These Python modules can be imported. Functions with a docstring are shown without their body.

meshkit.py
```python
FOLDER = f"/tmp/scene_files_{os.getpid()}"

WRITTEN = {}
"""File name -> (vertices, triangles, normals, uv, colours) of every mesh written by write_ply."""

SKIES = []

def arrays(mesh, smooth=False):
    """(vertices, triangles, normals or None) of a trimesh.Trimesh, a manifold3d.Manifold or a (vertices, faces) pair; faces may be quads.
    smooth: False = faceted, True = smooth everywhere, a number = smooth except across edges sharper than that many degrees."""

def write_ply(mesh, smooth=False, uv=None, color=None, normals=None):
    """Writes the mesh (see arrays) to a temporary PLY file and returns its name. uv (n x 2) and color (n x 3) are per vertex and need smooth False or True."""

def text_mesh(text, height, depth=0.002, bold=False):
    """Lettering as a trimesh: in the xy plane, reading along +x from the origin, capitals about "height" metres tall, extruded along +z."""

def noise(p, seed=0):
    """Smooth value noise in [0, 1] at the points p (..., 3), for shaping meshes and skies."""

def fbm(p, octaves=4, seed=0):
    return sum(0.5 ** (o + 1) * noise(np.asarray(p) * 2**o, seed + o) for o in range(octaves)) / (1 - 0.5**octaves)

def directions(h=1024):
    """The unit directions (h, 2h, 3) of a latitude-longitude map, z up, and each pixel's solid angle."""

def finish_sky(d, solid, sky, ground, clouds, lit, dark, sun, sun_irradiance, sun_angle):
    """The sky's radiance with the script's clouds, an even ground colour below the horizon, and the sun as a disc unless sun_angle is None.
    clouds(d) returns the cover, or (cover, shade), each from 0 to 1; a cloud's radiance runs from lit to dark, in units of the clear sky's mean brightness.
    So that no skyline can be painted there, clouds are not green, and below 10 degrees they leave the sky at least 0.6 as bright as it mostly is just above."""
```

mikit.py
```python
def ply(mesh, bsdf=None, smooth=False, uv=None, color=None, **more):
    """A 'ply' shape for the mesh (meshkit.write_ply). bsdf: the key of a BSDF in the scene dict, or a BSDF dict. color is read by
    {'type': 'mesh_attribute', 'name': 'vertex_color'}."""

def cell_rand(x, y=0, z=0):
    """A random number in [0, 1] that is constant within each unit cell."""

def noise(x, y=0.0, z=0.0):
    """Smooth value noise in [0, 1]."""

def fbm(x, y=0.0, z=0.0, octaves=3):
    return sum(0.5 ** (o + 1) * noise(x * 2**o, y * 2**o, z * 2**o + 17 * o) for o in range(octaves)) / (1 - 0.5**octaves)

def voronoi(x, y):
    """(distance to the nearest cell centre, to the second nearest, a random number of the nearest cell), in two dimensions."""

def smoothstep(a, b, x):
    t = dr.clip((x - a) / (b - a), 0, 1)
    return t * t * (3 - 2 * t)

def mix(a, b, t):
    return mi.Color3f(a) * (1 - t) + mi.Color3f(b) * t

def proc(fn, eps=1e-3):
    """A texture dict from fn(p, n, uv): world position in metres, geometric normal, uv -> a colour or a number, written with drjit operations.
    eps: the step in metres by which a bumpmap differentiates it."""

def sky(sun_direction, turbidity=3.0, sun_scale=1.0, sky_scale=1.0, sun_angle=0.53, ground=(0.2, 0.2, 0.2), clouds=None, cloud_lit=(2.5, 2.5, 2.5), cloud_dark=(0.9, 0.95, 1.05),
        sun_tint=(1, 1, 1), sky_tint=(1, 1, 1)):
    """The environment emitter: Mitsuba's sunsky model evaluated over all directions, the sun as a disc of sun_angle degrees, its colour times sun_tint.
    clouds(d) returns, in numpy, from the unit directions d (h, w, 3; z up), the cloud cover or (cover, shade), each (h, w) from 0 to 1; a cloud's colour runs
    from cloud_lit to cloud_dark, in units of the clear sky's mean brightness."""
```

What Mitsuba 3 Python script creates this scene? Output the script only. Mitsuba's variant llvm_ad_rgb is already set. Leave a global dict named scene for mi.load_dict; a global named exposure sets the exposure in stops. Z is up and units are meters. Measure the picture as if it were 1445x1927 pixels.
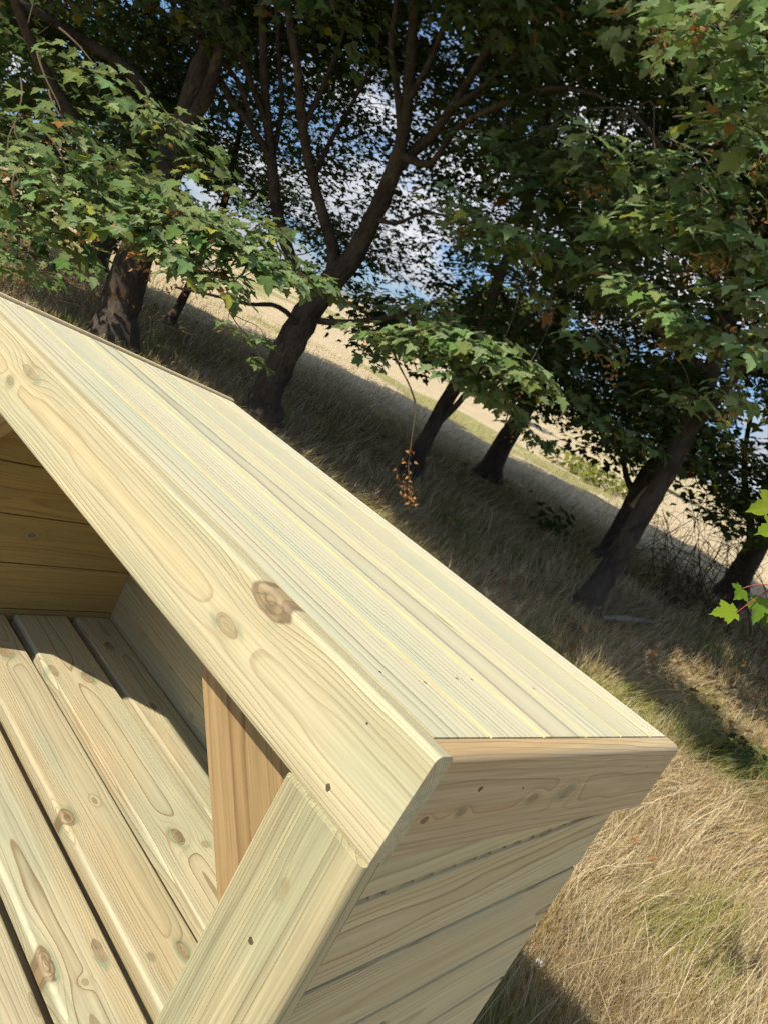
import math
import numpy as np
import trimesh
import drjit as dr
import mitsuba as mi
import mikit
from mikit import noise, smoothstep, mix
from meshkit import noise as np_noise, fbm as np_fbm
from shapely.geometry import Polygon, box as sbox

T = mi.ScalarTransform4f
scene, labels = {}, {}

# ------------------------------------------------------------------ camera, sky, exposure
ZG = 1.25                                   # height of the roof's front edge above the ground
R_RIGHT = np.array([0.629069, 0.634921, 0.448494])
R_DOWN = np.array([0.481189, 0.135074, -0.866148])
R_FWD = np.array([-0.610515, 0.760678, -0.220546])
CAM = np.array([0.28882, -0.56409, 0.29707 + ZG])
F_PX = 1462.715
scene['camera'] = {
    'type': 'thinlens', 'fov': math.degrees(2 * math.atan(722.5 / F_PX)), 'fov_axis': 'x',
    'aperture_radius': 0.0013, 'focus_distance': 1.05, 'near_clip': 0.02, 'far_clip': 3000.0,
    'to_world': T().look_at(origin=CAM.tolist(), target=(CAM + R_FWD).tolist(), up=(-R_DOWN).tolist()),
}
SUN = np.array([-0.26, -1.0, 1.08])


def cloud_cover(d):
    z = np.maximum(d[..., 2], 0.02)
    p = np.stack([d[..., 0] / (z + 0.25) * 2.2, d[..., 1] / (z + 0.25) * 2.2, z * 0 + 3.3], -1)
    f = np_fbm(p, 5, 4)
    c = np.clip((f - 0.45) / 0.12, 0, 1)
    s = np.clip((np_fbm(p * 1.3 + 7.7, 4, 9) - 0.4) / 0.3, 0, 1)
    return c * 0.95, s * 0.8


scene['sky'] = mikit.sky(SUN.tolist(), turbidity=3, clouds=cloud_cover, cloud_lit=(2.9, 2.9, 3.0), cloud_dark=(1.5, 1.6, 1.8), ground=(0.2, 0.17, 0.11),
                         sky_scale=0.85, sky_tint=(0.85, 0.97, 1.12), sun_tint=(0.945, 1.0, 1.06))
exposure = 2.06


def at(px, py, d):
    """The point d metres from the camera along the line of sight of a photograph pixel."""
    v = R_RIGHT * (px - 722.5) + R_DOWN * (py - 963.5) + R_FWD * F_PX
    return CAM + v / np.linalg.norm(v) * d


def px_of(P):
    q = (np.atleast_2d(P) - CAM) @ np.stack([R_RIGHT, R_DOWN, R_FWD]).T
    z = np.where(q[:, 2] > 0.05, q[:, 2], np.nan)
    return np.stack([q[:, 0] / z * F_PX + 722.5, q[:, 1] / z * F_PX + 963.5], 1)


# ------------------------------------------------------------------ bookkeeping
def numbered(name):
    if name not in scene and name not in labels:
        return name
    k = 1
    while f'{name}_{k:03d}' in scene or f'{name}_{k:03d}' in labels:
        k += 1
    return f'{name}_{k:03d}'


def thing(name, label, cat, group=None):
    key = numbered(name)
    labels[key] = {'label': label, 'category': cat}
    if group:
        labels[key]['group'] = group
    return key


def put(name, shape, parent=None, label=None, kind=None):
    key = numbered(parent + '__' + name if parent else name)
    scene[key] = shape
    if label or kind:
        labels[key] = {}
        if label:
            labels[key]['label'] = label
        if kind:
            labels[key]['kind'] = kind
    return key


def rgb(c):
    return {'type': 'rgb', 'value': list(c)}


# ------------------------------------------------------------------ wood
PT = 0.10316                                # roof pitch, falling to the back
CP, SP = math.cos(PT), math.sin(PT)
AX = np.array([1.0, 0, 0])
AY = np.array([0, 1.0, 0])
AZ = np.array([0, 0, 1.0])
AU = np.array([0, CP, -SP])                 # down the roof
AN = np.array([0, SP, CP])                  # roof normal
ORG = np.array([0, 0, ZG])


def wood_fn(A, B, early, late, r0, spacing, knots=(), green=0.25, chamfer=None, face=None, contrast=1.0, streak=1.0, dents=(), wander=1.0, pinkish=0.4):
    """Solid pine: growth rings about a wandering pith, bent round knots. uv = cross-section position relative to the pith, plus 4 per board.
    r0, spacing: rings are spacing apart at radius r0 and narrower outwards."""
    A, B = [float(x) for x in A], [float(x) for x in B]
    oA = -float(np.dot(A, ORG))
    oB = -float(np.dot(B, ORG))

    def fn(p, n, uv):
        seed = dr.floor(uv.x / 4 + 0.5)
        a = uv.x - 4 * seed
        b = uv.y
        s = p.x * A[0] + p.y * A[1] + p.z * A[2] + oA
        t = p.x * B[0] + p.y * B[1] + p.z * B[2] + oB
        sd = seed * 7.31
        a2 = a + wander * (0.022 * (noise(s * 1.4, sd, 1.5) - 0.5) + 0.003 * (noise(s * 9, sd, 3.1) - 0.5))
        b2 = b + wander * (0.055 * (noise(s * 1.1, sd, 9.5) - 0.5) + 0.003 * (noise(s * 6, a * 14, sd) - 0.5))
        r2 = a2 * a2 + b2 * b2 + 2 * r0 * 0.0016 * (noise(s * 16, a * 60, sd + b * 60) - 0.5)
        core, halo, stain, kd, lt, ls = mi.Float(0), mi.Float(0), mi.Float(0), mi.Float(99), mi.Float(9), mi.Float(9)
        if knots:
            w = 0.5 * (noise(s * 120, t * 120, sd) - 0.5)
        for (ks, kt, rs, rt, push, dark) in knots:
            ds, dt = s - ks, t - kt
            q = dr.square(ds / rs) + dr.square(dt / rt)
            r2 += 2 * r0 * push * dr.exp(-0.22 * q)
            core = dr.maximum(core, smoothstep(1.2, 0.8, q + w) * dark)
            halo = dr.maximum(halo, dr.exp(-0.5 * q))
            stain = dr.maximum(stain, smoothstep(3.2, 1.2, q) * smoothstep(0.7, 1.2, q))
            lt = dr.select(q < kd, dt / rt, lt)
            ls = dr.select(q < kd, ds / rs, ls)
            kd = dr.minimum(kd, q)
        ph = r2 / (2 * r0 * spacing) + 1.2 * (noise(dr.sqrt(r2) * 45, sd, 4.4) - 0.5)
        i = dr.floor(ph)
        fr = ph - i
        ring = (0.28 * smoothstep(0.2, 0.8, fr) + 0.85 * smoothstep(0.70, 0.90, fr)) * smoothstep(1.0, 0.94, fr)
        ringk = 0.35 + 1.2 * mikit.cell_rand(i, seed, 3)
        blotch = noise(s * 5, a * 16 + sd, b * 16)
        fib = noise(s * 14, a * 420 + sd, b * 420)
        fib2 = noise(s * 3, a * 110 + sd, b * 110)
        band = noise(s * 1.1, a * 36 + sd, b * 36)
        c = mix(early, (early[0] * 0.86, early[1] * 0.96, early[2] * 1.0), dr.clip(green * 2 * smoothstep(0.4, 0.75, blotch), 0, 1))
        pink = smoothstep(0.5, 0.8, noise(s * 2.6, a * 30 + sd * 1.7, 5.0 + b * 30))
        c = mix(c, (early[0] * 0.99, early[1] * 0.84, early[2] * 0.66), pinkish * pink)
        c = c * (0.93 + 0.14 * mikit.cell_rand(seed, 2, 5)) * (1 + 0.16 * (band - 0.5) * streak)
        c = mix(c, late, dr.clip(ring * ringk * contrast * 0.52, 0, 0.95))
        c = c * (1 - streak * 0.26 * (fib - 0.5) - streak * 0.18 * (fib2 - 0.5))
        if knots:
            kr = dr.sqrt(kd) * 2.3 + 1.1 * w + 1.2 * noise(s * 50, t * 50, 9.0)
            kf = kr - dr.floor(kr)
            kc = mix((0.20, 0.145, 0.085), (0.31, 0.24, 0.145), smoothstep(0.1, 0.7, kf))
            kc = mix(kc, (0.23, 0.15, 0.095), 0.4 * smoothstep(0.5, 0.7, noise(s * 45, t * 45, 12.0)))
            kc = mix(kc, (0.09, 0.062, 0.045), 0.6 * smoothstep(0.55, 0.75, noise(s * 70, t * 70, 6.0)))
            crack = dr.minimum(dr.abs(lt - 0.35 * ls + 0.5 * (noise(s * 170, sd, 3.0) - 0.5)), dr.abs(ls + 0.5 * lt + 0.7 * (noise(t * 220, sd, 5.0) - 0.5)) + 0.10)
            kc = mix(kc, (0.045, 0.032, 0.024), 0.4 * smoothstep(0.13, 0.03, crack) * smoothstep(1.0, 0.5, kd))
            kc = mix(kc, (0.11, 0.075, 0.05), 0.6 * smoothstep(0.55, 0.95, kd + w))
            c = mix(c, (0.38, 0.34, 0.18), dr.clip(halo * 0.32 * (0.5 + blotch), 0, 1))
            c = mix(c, (0.17, 0.28, 0.19), stain * 0.55 * smoothstep(0.45, 0.7, noise(s * 40, t * 40, 3.0)))
            c = mix(c, kc, core)
        for (ks, kt, rr) in dents:
            q = (dr.square((s - ks) / rr) + dr.square((t - kt) / rr)) + 0.8 * (noise(s * 400, t * 400, 1.0) - 0.5)
            c = mix(c, (0.06, 0.045, 0.03), 0.9 * smoothstep(1.2, 0.6, q))
        if chamfer is not None:
            f = dr.abs(n.x * face[0] + n.y * face[1] + n.z * face[2])
            c = mix(c, mix(chamfer, (chamfer[0], chamfer[1] * 0.84, chamfer[2] * 0.7), smoothstep(0.35, 0.65, noise(s * 3, sd, 2.0)) * mikit.cell_rand(seed, 9, 1)) * (0.8 + 0.3 * noise(s * 25, sd, 7.0)), smoothstep(0.97, 0.9, f) * smoothstep(0.3, 0.5, f) * (0.8 + 0.3 * noise(s * 4, sd, 1.0)))
        return dr.clip(c, 0, 1)

    return fn


def wood(key, *args, rough=0.5, spec=0.3, **kw):
    scene[key] = {'type': 'twosided', 'bsdf': {'type': 'principled', 'base_color': mikit.proc(wood_fn(*args, **kw)), 'roughness': rough, 'specular': spec}}


# knots: (along, across, half length, half width, push of the rings, darkness)
wood('fascia_wood', AX, AN, (0.470, 0.438, 0.292), (0.255, 0.195, 0.100), 0.075, 0.0034, green=0.3, pinkish=0.3, contrast=1.0, wander=0.38,
     knots=[(-0.217, -0.0075, 0.034, 0.0145, 0.008, 0.85), (-0.2547, -0.062, 0.021, 0.0085, 0.005, 0.5), (-0.885, -0.0276, 0.030, 0.008, 0.009, 0.5), (-0.93, -0.062, 0.012, 0.006, 0.006, 0.7)],
     dents=[(-0.0462, -0.0934, 0.0035), (-0.0475, -0.024, 0.0014)])
wood('roof_wood', AX, AU, (0.580, 0.570, 0.420), (0.270, 0.235, 0.150), 0.15, 0.0115, green=0.3, pinkish=0.12, chamfer=(0.62, 0.52, 0.20), face=AN.tolist(), contrast=1.05, streak=0.35, wander=0.9,
     knots=[(-0.245, 0.33, 0.02, 0.003, 0.003, 0.6), (-0.70, 0.505, 0.03, 0.004, 0.004, 0.4)],
     dents=[(-0.095, 0.0225, 0.0023), (-0.0839, 0.0879, 0.0023), (-0.0987, 0.171, 0.0023), (-0.10, 0.205, 0.002), (-0.095, 0.36, 0.002), (-1.2551, 0.1822, 0.002), (-1.25, 0.07, 0.002)])
wood('end_wood', AU, AN, (0.440, 0.365, 0.230), (0.250, 0.175, 0.090), 0.09, 0.0042, green=0.1, pinkish=0.6, contrast=0.8,
     knots=[(0.0206, -0.070, 0.006, 0.004, 0.003, 0.9), (0.0814, -0.0666, 0.009, 0.005, 0.004, 0.6), (0.2273, -0.062, 0.012, 0.006, 0.006, 0.75), (0.3164, -0.060, 0.018, 0.009, 0.010, 0.55)],
     dents=[(0.0885, -0.0402, 0.0035), (0.1845, -0.0455, 0.002), (0.5593, -0.0316, 0.002)])
wood('slat_wood', AX, AY, (0.500, 0.465, 0.325), (0.240, 0.175, 0.095), 0.06, 0.0038, green=0.4, pinkish=0.4, contrast=0.9, wander=0.6,
     knots=[(-1.0448, 0.322, 0.022, 0.009, 0.006, 0.5), (-1.0168, 0.3917, 0.022, 0.013, 0.008, 0.6), (-1.1123, 0.239, 0.02, 0.014, 0.008, 0.7), (-0.9033, 0.506, 0.011, 0.007, 0.005, 0.95),
            (-0.629, 0.1875, 0.021, 0.0125, 0.010, 0.85), (-0.6552, 0.2504, 0.009, 0.005, 0.004, 0.7), (-0.5369, 0.3662, 0.021, 0.0105, 0.012, 0.75), (-0.506, 0.4093, 0.009, 0.0075, 0.004, 0.45),
            (-0.323, 0.2566, 0.018, 0.009, 0.006, 0.6), (-0.3305, 0.2025, 0.007, 0.005, 0.004, 0.5), (-0.3718, 0.0515, 0.030, 0.0105, 0.009, 0.9), (-0.3662, 0.1299, 0.022, 0.008, 0.006, 0.6), (-0.3255, 0.0914, 0.006, 0.005, 0.005, 0.5), (-0.3208, 0.0168, 0.020, 0.005, 0.004, 0.5), (-1.14, 0.50, 0.016, 0.010, 0.006, 0.8)])
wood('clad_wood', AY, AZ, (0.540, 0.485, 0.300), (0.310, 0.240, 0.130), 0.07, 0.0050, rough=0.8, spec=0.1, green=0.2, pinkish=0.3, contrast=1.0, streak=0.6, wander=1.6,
     knots=[(0.278, -0.4971, 0.012, 0.008, 0.012, 0.7), (0.05, -0.42, 0.012, 0.006, 0.008, 0.4)])
wood('rail_wood', AX, AZ, (0.390, 0.345, 0.220), (0.22, 0.16, 0.08), 0.07, 0.0050, green=0.5, pinkish=0.3, contrast=0.8,
     knots=[(-1.1159, -0.665, 0.012, 0.012, 0.006, 0.3), (-0.8382, -0.688, 0.010, 0.008, 0.005, 0.4)])
wood('post_wood', AZ, AX, (0.420, 0.390, 0.248), (0.225, 0.180, 0.095), 0.085, 0.0050, green=0.4, pinkish=0.25, contrast=0.95, streak=1.4, wander=0.6,
     knots=[(-0.190, -0.031, 0.012, 0.006, 0.004, 0.3)], dents=[(-0.2561, -0.0341, 0.0036)])
DG = np.array([-1.0, 0, 1.0]) / math.sqrt(2)
DB = np.array([1.0, 0, 1.0]) / math.sqrt(2)
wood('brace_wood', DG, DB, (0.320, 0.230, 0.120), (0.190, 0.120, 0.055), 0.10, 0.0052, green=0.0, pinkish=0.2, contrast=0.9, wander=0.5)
wood('inner_shade_wood', AY, AZ, (0.350, 0.255, 0.105), (0.200, 0.130, 0.050), 0.07, 0.0050, green=0.1, pinkish=0.3, contrast=0.85, wander=1.2,  # far wall boards, browner than the cladding, with interior shade put into the colour
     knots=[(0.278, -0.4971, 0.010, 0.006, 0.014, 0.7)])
scene['groove_dark'] = {'type': 'twosided', 'bsdf': {'type': 'principled', 'base_color': rgb((0.16, 0.13, 0.07)), 'roughness': 0.85}}

SEED = [0]


def rounded_profile(w0, w1, h0, h1, r, k=5):
    """Cross-section [w0, w1] x [h0, h1], counter-clockwise, corners rounded by r (one radius or four: ++, -+, --, +-)."""
    rr = [r] * 4 if np.isscalar(r) else list(r)
    pts = []
    for i, (cx, cy, q) in enumerate(((w1, h1, 0), (w0, h1, 1), (w0, h0, 2), (w1, h0, 3))):
        e = max(rr[i], 1e-4)
        ox, oy = cx - e * (1 if q in (0, 3) else -1), cy - e * (1 if q in (0, 1) else -1)
        for j in range(k + 1):
            th = (q + j / k) * math.pi / 2
            pts.append((ox + e * math.cos(th), oy + e * math.sin(th)))
    return np.array(pts)


def board(bsdf, A, W, N, s0, s1, prof, pith, org=ORG, seed=None, nseg=14, wob=0.0005, endcut=0.0):
    """A plank along A, profile in (W, N), pith at (w, n); returns a shape dict."""
    if seed is None:
        SEED[0] += 1
        seed = SEED[0]
    prof = np.asarray(prof, float)
    m = len(prof)
    ss = np.linspace(s0, s1, nseg + 1)
    P, UV = [], []
    for i, s in enumerate(ss):
        dw = wob * 2 * (np_noise(np.array([[s * 4, seed * 3.7, 0.5]]))[0] - 0.5)
        dn = wob * 2 * (np_noise(np.array([[s * 3, seed * 5.1, 7.5]]))[0] - 0.5)
        if i in (0, nseg):
            ds = 0
        for (w, n) in prof:
            P.append(org + A * s + W * (w + dw) + N * (n + dn))
            UV.append((w - pith[0] + 4 * seed, n - pith[1]))
    F = []
    for i in range(nseg):
        for j in range(m):
            a, b = i * m + j, i * m + (j + 1) % m
            F += [(a, b, b + m), (a, b + m, a + m)]
    for i, rev in ((0, False), (nseg, True)):
        base = len(P)
        for j in range(m):
            P.append(P[i * m + j])
            UV.append(UV[i * m + j])
        c = len(P)
        P.append(np.mean(P[base:base + m], 0))
        UV.append(tuple(np.mean(UV[base:base + m], 0)))
        for j in range(m):
            t = (base + j, c, base + (j + 1) % m)
            F.append(t if not rev else t[::-1])
    me = trimesh.Trimesh(np.array(P), np.array(F), process=False)
    if me.volume < 0:
        me = trimesh.Trimesh(me.vertices, me.faces[:, ::-1], process=False)
    return mikit.ply(me, bsdf, smooth=True, uv=np.array(UV))


def chamfered(w0, w1, h0, h1, c, cb=0.0003, c0=None):
    c0 = c if c0 is None else c0
    return np.array([(w1, h0 + cb), (w1, h1 - c), (w1 - c, h1), (w0 + c0, h1), (w0, h1 - c0), (w0, h0 + cb), (w0 + cb, h0), (w1 - cb, h0)])


def flat_board(bsdf, A, W, N, s0, s1, prof, pith, org=ORG, seed=None, nseg=8):
    """As board(), every side faceted (each profile edge has its own vertices)."""
    if seed is None:
        SEED[0] += 1
        seed = SEED[0]
    P, UV, F = [], [], []
    m = len(prof)
    ss = np.linspace(s0, s1, nseg + 1)
    for j in range(m):
        base = len(P)
        for s in ss:
            for q in (prof[j], prof[(j + 1) % m]):
                P.append(org + A * s + W * q[0] + N * q[1])
                UV.append((q[0] - pith[0] + 4 * seed, q[1] - pith[1]))
        for i in range(nseg):
            a = base + 2 * i
            F += [(a, a + 1, a + 3), (a, a + 3, a + 2)]
    for s, rev in ((s0, False), (s1, True)):
        base = len(P)
        for q in prof:
            P.append(org + A * s + W * q[0] + N * q[1])
            UV.append((q[0] - pith[0] + 4 * seed, q[1] - pith[1]))
        c = len(P)
        P.append(np.mean(P[base:], 0))
        UV.append(tuple(np.mean(UV[base:], 0)))
        for j in range(m):
            t = (base + j, c, base + (j + 1) % m)
            F.append(t if not rev else t[::-1])
    me = trimesh.Trimesh(np.array(P), np.array(F), process=False)
    if me.volume < 0:
        me = trimesh.Trimesh(me.vertices, me.faces[:, ::-1], process=False)
    return mikit.ply(me, bsdf, smooth=False, uv=np.array(UV))


# ------------------------------------------------------------------ the timber shelter
L, TF, HF, TE, XW, Z0, WC, YB = 1.29047, 0.02768, 0.1153, 0.02633, -0.00535, -0.20761, 0.12197, 0.65731
U0, UEND = 0.10377, 0.66062
sh = thing('timber_shelter', 'open-fronted shelter of new pale timber with boarded roof and slatted bench', 'shelter')
put('front_fascia', board('fascia_wood', AX, AU, AN, -L - TE, TE, rounded_profile(-TF, -0.0006, -HF, 0.0015, 0.0075), (-0.075, -0.052), nseg=30, wob=0.0007), sh)
edges = [0.0] + [U0 + 0.12 * k for k in range(5)] + [UEND]
piths = [(-0.07, -0.06), (0.20, -0.06), (0.055, -0.09), (-0.05, -0.06), (0.17, -0.06), (-0.10, -0.05)]
for k in range(6):
    a, b = edges[k], edges[k + 1]
    put('roof_board', flat_board('roof_wood', AX, AU, AN, -L, 0.0, chamfered(a + 0.0003, b - 0.0003, -0.019, -0.0002 * (k % 2), (0.0030, 0.0024, 0.0034, 0.0026, 0.0030, 0.0022)[k], c0=0.0003 if k == 0 else (0, 0.0022, 0.0030, 0.0024, 0.0026, 0.0020)[k]), (a + piths[k][0], piths[k][1])), sh)  # the pith lies off to one side: straight, close grain
put('side_fascia', board('end_wood', AU, AX, AN, 0.0006, UEND + 0.002, rounded_profile(0.0012, TE - 0.001, -HF, -0.0008, (0.009, 0.002, 0.004, 0.006)), (0.055, -0.07), nseg=20), sh)
put('side_fascia', board('end_wood', AU, AX, AN, 0.0006, UEND + 0.002, rounded_profile(-L - TE + 0.001, -L - 0.0012, -HF, 0.0065, (0.004, 0.009, 0.006, 0.004)), (-L - 0.06, -0.07), nseg=20), sh)
# end walls of shiplap boards
ND = 10
for side, x1, x0 in (('near', XW, XW - 0.019), ('far', -L - XW, -L - XW + 0.019)):
    outx = x1
    for k in range(-1, ND - 1):
        zt = Z0 - WC * k - 0.0006
        zb = zt - WC + 0.0012
        if k == -1:
            zt = Z0 + WC * 0.9
        zb = max(zb, -ZG + 0.01)
        sgn = 1 if x1 > x0 else -1
        o, i = outx, x0
        g = 0.0072                          # the scooped recess at the top of each board
        prof = [(i, zb + 0.002), (o - sgn * 0.0005, zb), (o, zb + 0.0015), (o, zt - 0.0100), (o - sgn * 0.0012, zt - 0.0082), (o - sgn * g, zt - 0.0064), (o - sgn * g, zt), (i + sgn * 0.001, zt), (i, zt - 0.002)]
        rng = np.random.default_rng(100 + k + (50 if side == 'far' else 0))
        key = put('wall_board', flat_board('clad_wood' if side == 'near' else 'inner_shade_wood', AY, AX, AZ, -0.0145, YB - 0.0 + (0.002 * rng.uniform(-1, 1)), prof, (i - sgn * 0.0 + sgn * rng.uniform(-0.06, -0.03), zt - WC * rng.uniform(0.3, 0.7))), sh)
# back wall
for k in range(11):
    zt = -0.650 - 0.122 * (k - 4)
    zb = zt - 0.1212
    zt, zb = min(zt, -0.115), max(zb, -ZG + 0.01)
    if zt - zb < 0.02:
        continue
    rng = np.random.default_rng(200 + k)
    put('back_board', flat_board('rail_wood', AX, AY, AZ, -L + 0.0260, -0.0250, chamfered(0.561, 0.583, zb, zt, 0.0015), (0.561 + rng.uniform(0.03, 0.09), zt - rng.uniform(0.03, 0.09))), sh)
# posts: two in front, two behind
for x0, x1 in ((-0.0890, 0.0268), (-L - 0.0268, -L + 0.0890)):
    put('front_post', board('post_wood', AZ, AX, AY, -ZG + 0.005, -0.1098, rounded_profile(x0, x1, -0.0458, -0.0170, 0.006), ((x0 + x1) / 2 + 0.078, -0.0458 + 0.045), nseg=24), sh)
    xm = -0.07 if x0 > -0.5 else -L + 0.0255
    put('rear_post', board('post_wood', AZ, AX, AY, -ZG + 0.005, -0.125, rounded_profile(xm, xm + 0.045, 0.586, 0.631, 0.004), (xm, 0.7), nseg=6), sh)
# knee braces: a short diagonal board behind post and fascia


def brace(mirror):
    poly = Polygon([(-0.375, -0.0762), (-0.030, -0.4110), (0.10, -0.28), (-0.23, 0.06)]).intersection(sbox(-0.37, -0.39, -0.027, -0.068))
    pts = np.array(poly.exterior.coords)[:-1]
    if mirror:
        pts = np.c_[-L - pts[:, 0], pts[:, 1]][::-1]
    m = trimesh.creation.extrude_polygon(Polygon(pts), 0.028, engine='earcut')
    v = np.array(m.vertices)
    P = np.c_[v[:, 0], 0.005 + v[:, 2], v[:, 1] + ZG]
    SEED[0] += 1
    dbm = DB if not mirror else np.array([-1, 0, 1.0]) / math.sqrt(2)
    cr = (P - ORG) @ dbm
    uv = np.c_[cr - cr.mean() + 0.01 + 4 * SEED[0], P[:, 1] + 0.05]
    f = np.array(m.faces)[:, ::-1]
    P, uv, f = P[f].reshape(-1, 3), uv[f].reshape(-1, 2), np.arange(len(f) * 3).reshape(-1, 3)
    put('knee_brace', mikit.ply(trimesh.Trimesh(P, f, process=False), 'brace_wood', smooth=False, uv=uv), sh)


brace(False)
brace(True)
# bench slats
ZS = -0.7085
for k, (a, b, dz) in enumerate([(0.462, 0.5605, 0), (0.309, 0.4430, 0.0008), (0.177, 0.2900, -0.0004), (0.045, 0.1510, 0.0006), (-0.090, 0.0235, 0)]):
    rng = np.random.default_rng(300 + k)
    put('bench_slat', board('slat_wood', AX, AY, AZ, -L + 0.0285, -0.028 if a > 0 else -0.0935, rounded_profile(a, b, ZS - 0.028 + dz, ZS + dz, (0.007, 0.008, 0.003, 0.003)), ((a + b) / 2 + rng.uniform(-0.03, 0.03), ZS - rng.uniform(0.03, 0.07)), nseg=30, wob=0.0008), sh)
for x in (-1.20, -0.66, -0.10):
    put('bench_bearer', board('rail_wood', AY, AX, AZ, -0.012, 0.5595, rounded_profile(x, x + 0.045, ZS - 0.110, ZS - 0.0590, 0.003), (x - 0.03, ZS - 0.05), nseg=3), sh)

put('seat_base', board('rail_wood', AX, AY, AZ, -L + 0.030, -0.030, rounded_profile(-0.012, 0.5595, ZS - 0.058, ZS - 0.0405, 0.002), (0.2, ZS - 0.2), nseg=3), sh)

# ------------------------------------------------------------------ foliage
rng = np.random.default_rng(7)


def lobed(scale=1.0, rough=0):
    """Outline of a five-lobed leaf, stalk end at the origin, pointing along +y, about 1 long."""
    half = [(0.0, 0.02), (0.10, -0.05), (0.22, -0.02), (0.42, 0.05), (0.36, 0.16), (0.33, 0.22), (0.52, 0.36), (0.60, 0.50), (0.46, 0.50), (0.42, 0.58), (0.24, 0.52), (0.27, 0.68), (0.20, 0.74), (0.17, 0.84), (0.07, 0.90), (0.0, 1.04)]
    if rough == 1:
        half = [(0.0, 0.0), (0.24, -0.03), (0.44, 0.06), (0.33, 0.22), (0.60, 0.50), (0.25, 0.54), (0.20, 0.76), (0.0, 1.04)]
    if rough == 2:
        half = [(0.0, 0.0), (0.45, 0.12), (0.56, 0.48), (0.26, 0.60), (0.0, 1.0)]
    h = np.array(half)
    left = h[1:-1][::-1] * [-1, 1]
    return np.vstack([h, left]) * scale


def leaf_mesh(rough, fold=0.25, droop=0.25, seed=0):
    o = lobed(1.0, rough)
    r = np.random.default_rng(seed)
    if rough == 0:
        o = o + r.normal(0, 0.012, o.shape) * (np.abs(o[:, :1]) > 1e-6)
    c = np.array([[0.0, 0.30]])
    P = np.vstack([c, o])

    def z(p):
        return fold * np.abs(p[:, 0]) - droop * np.maximum(p[:, 1], 0) ** 2 * 0.8 - 0.25 * p[:, 0] ** 2

    V = np.c_[P, z(P) + (r.normal(0, 0.02, len(P)) if rough < 2 else 0)]
    n = len(o)
    F = np.array([(0, 1 + i, 1 + (i + 1) % n) for i in range(n)])
    return V, F


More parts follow.
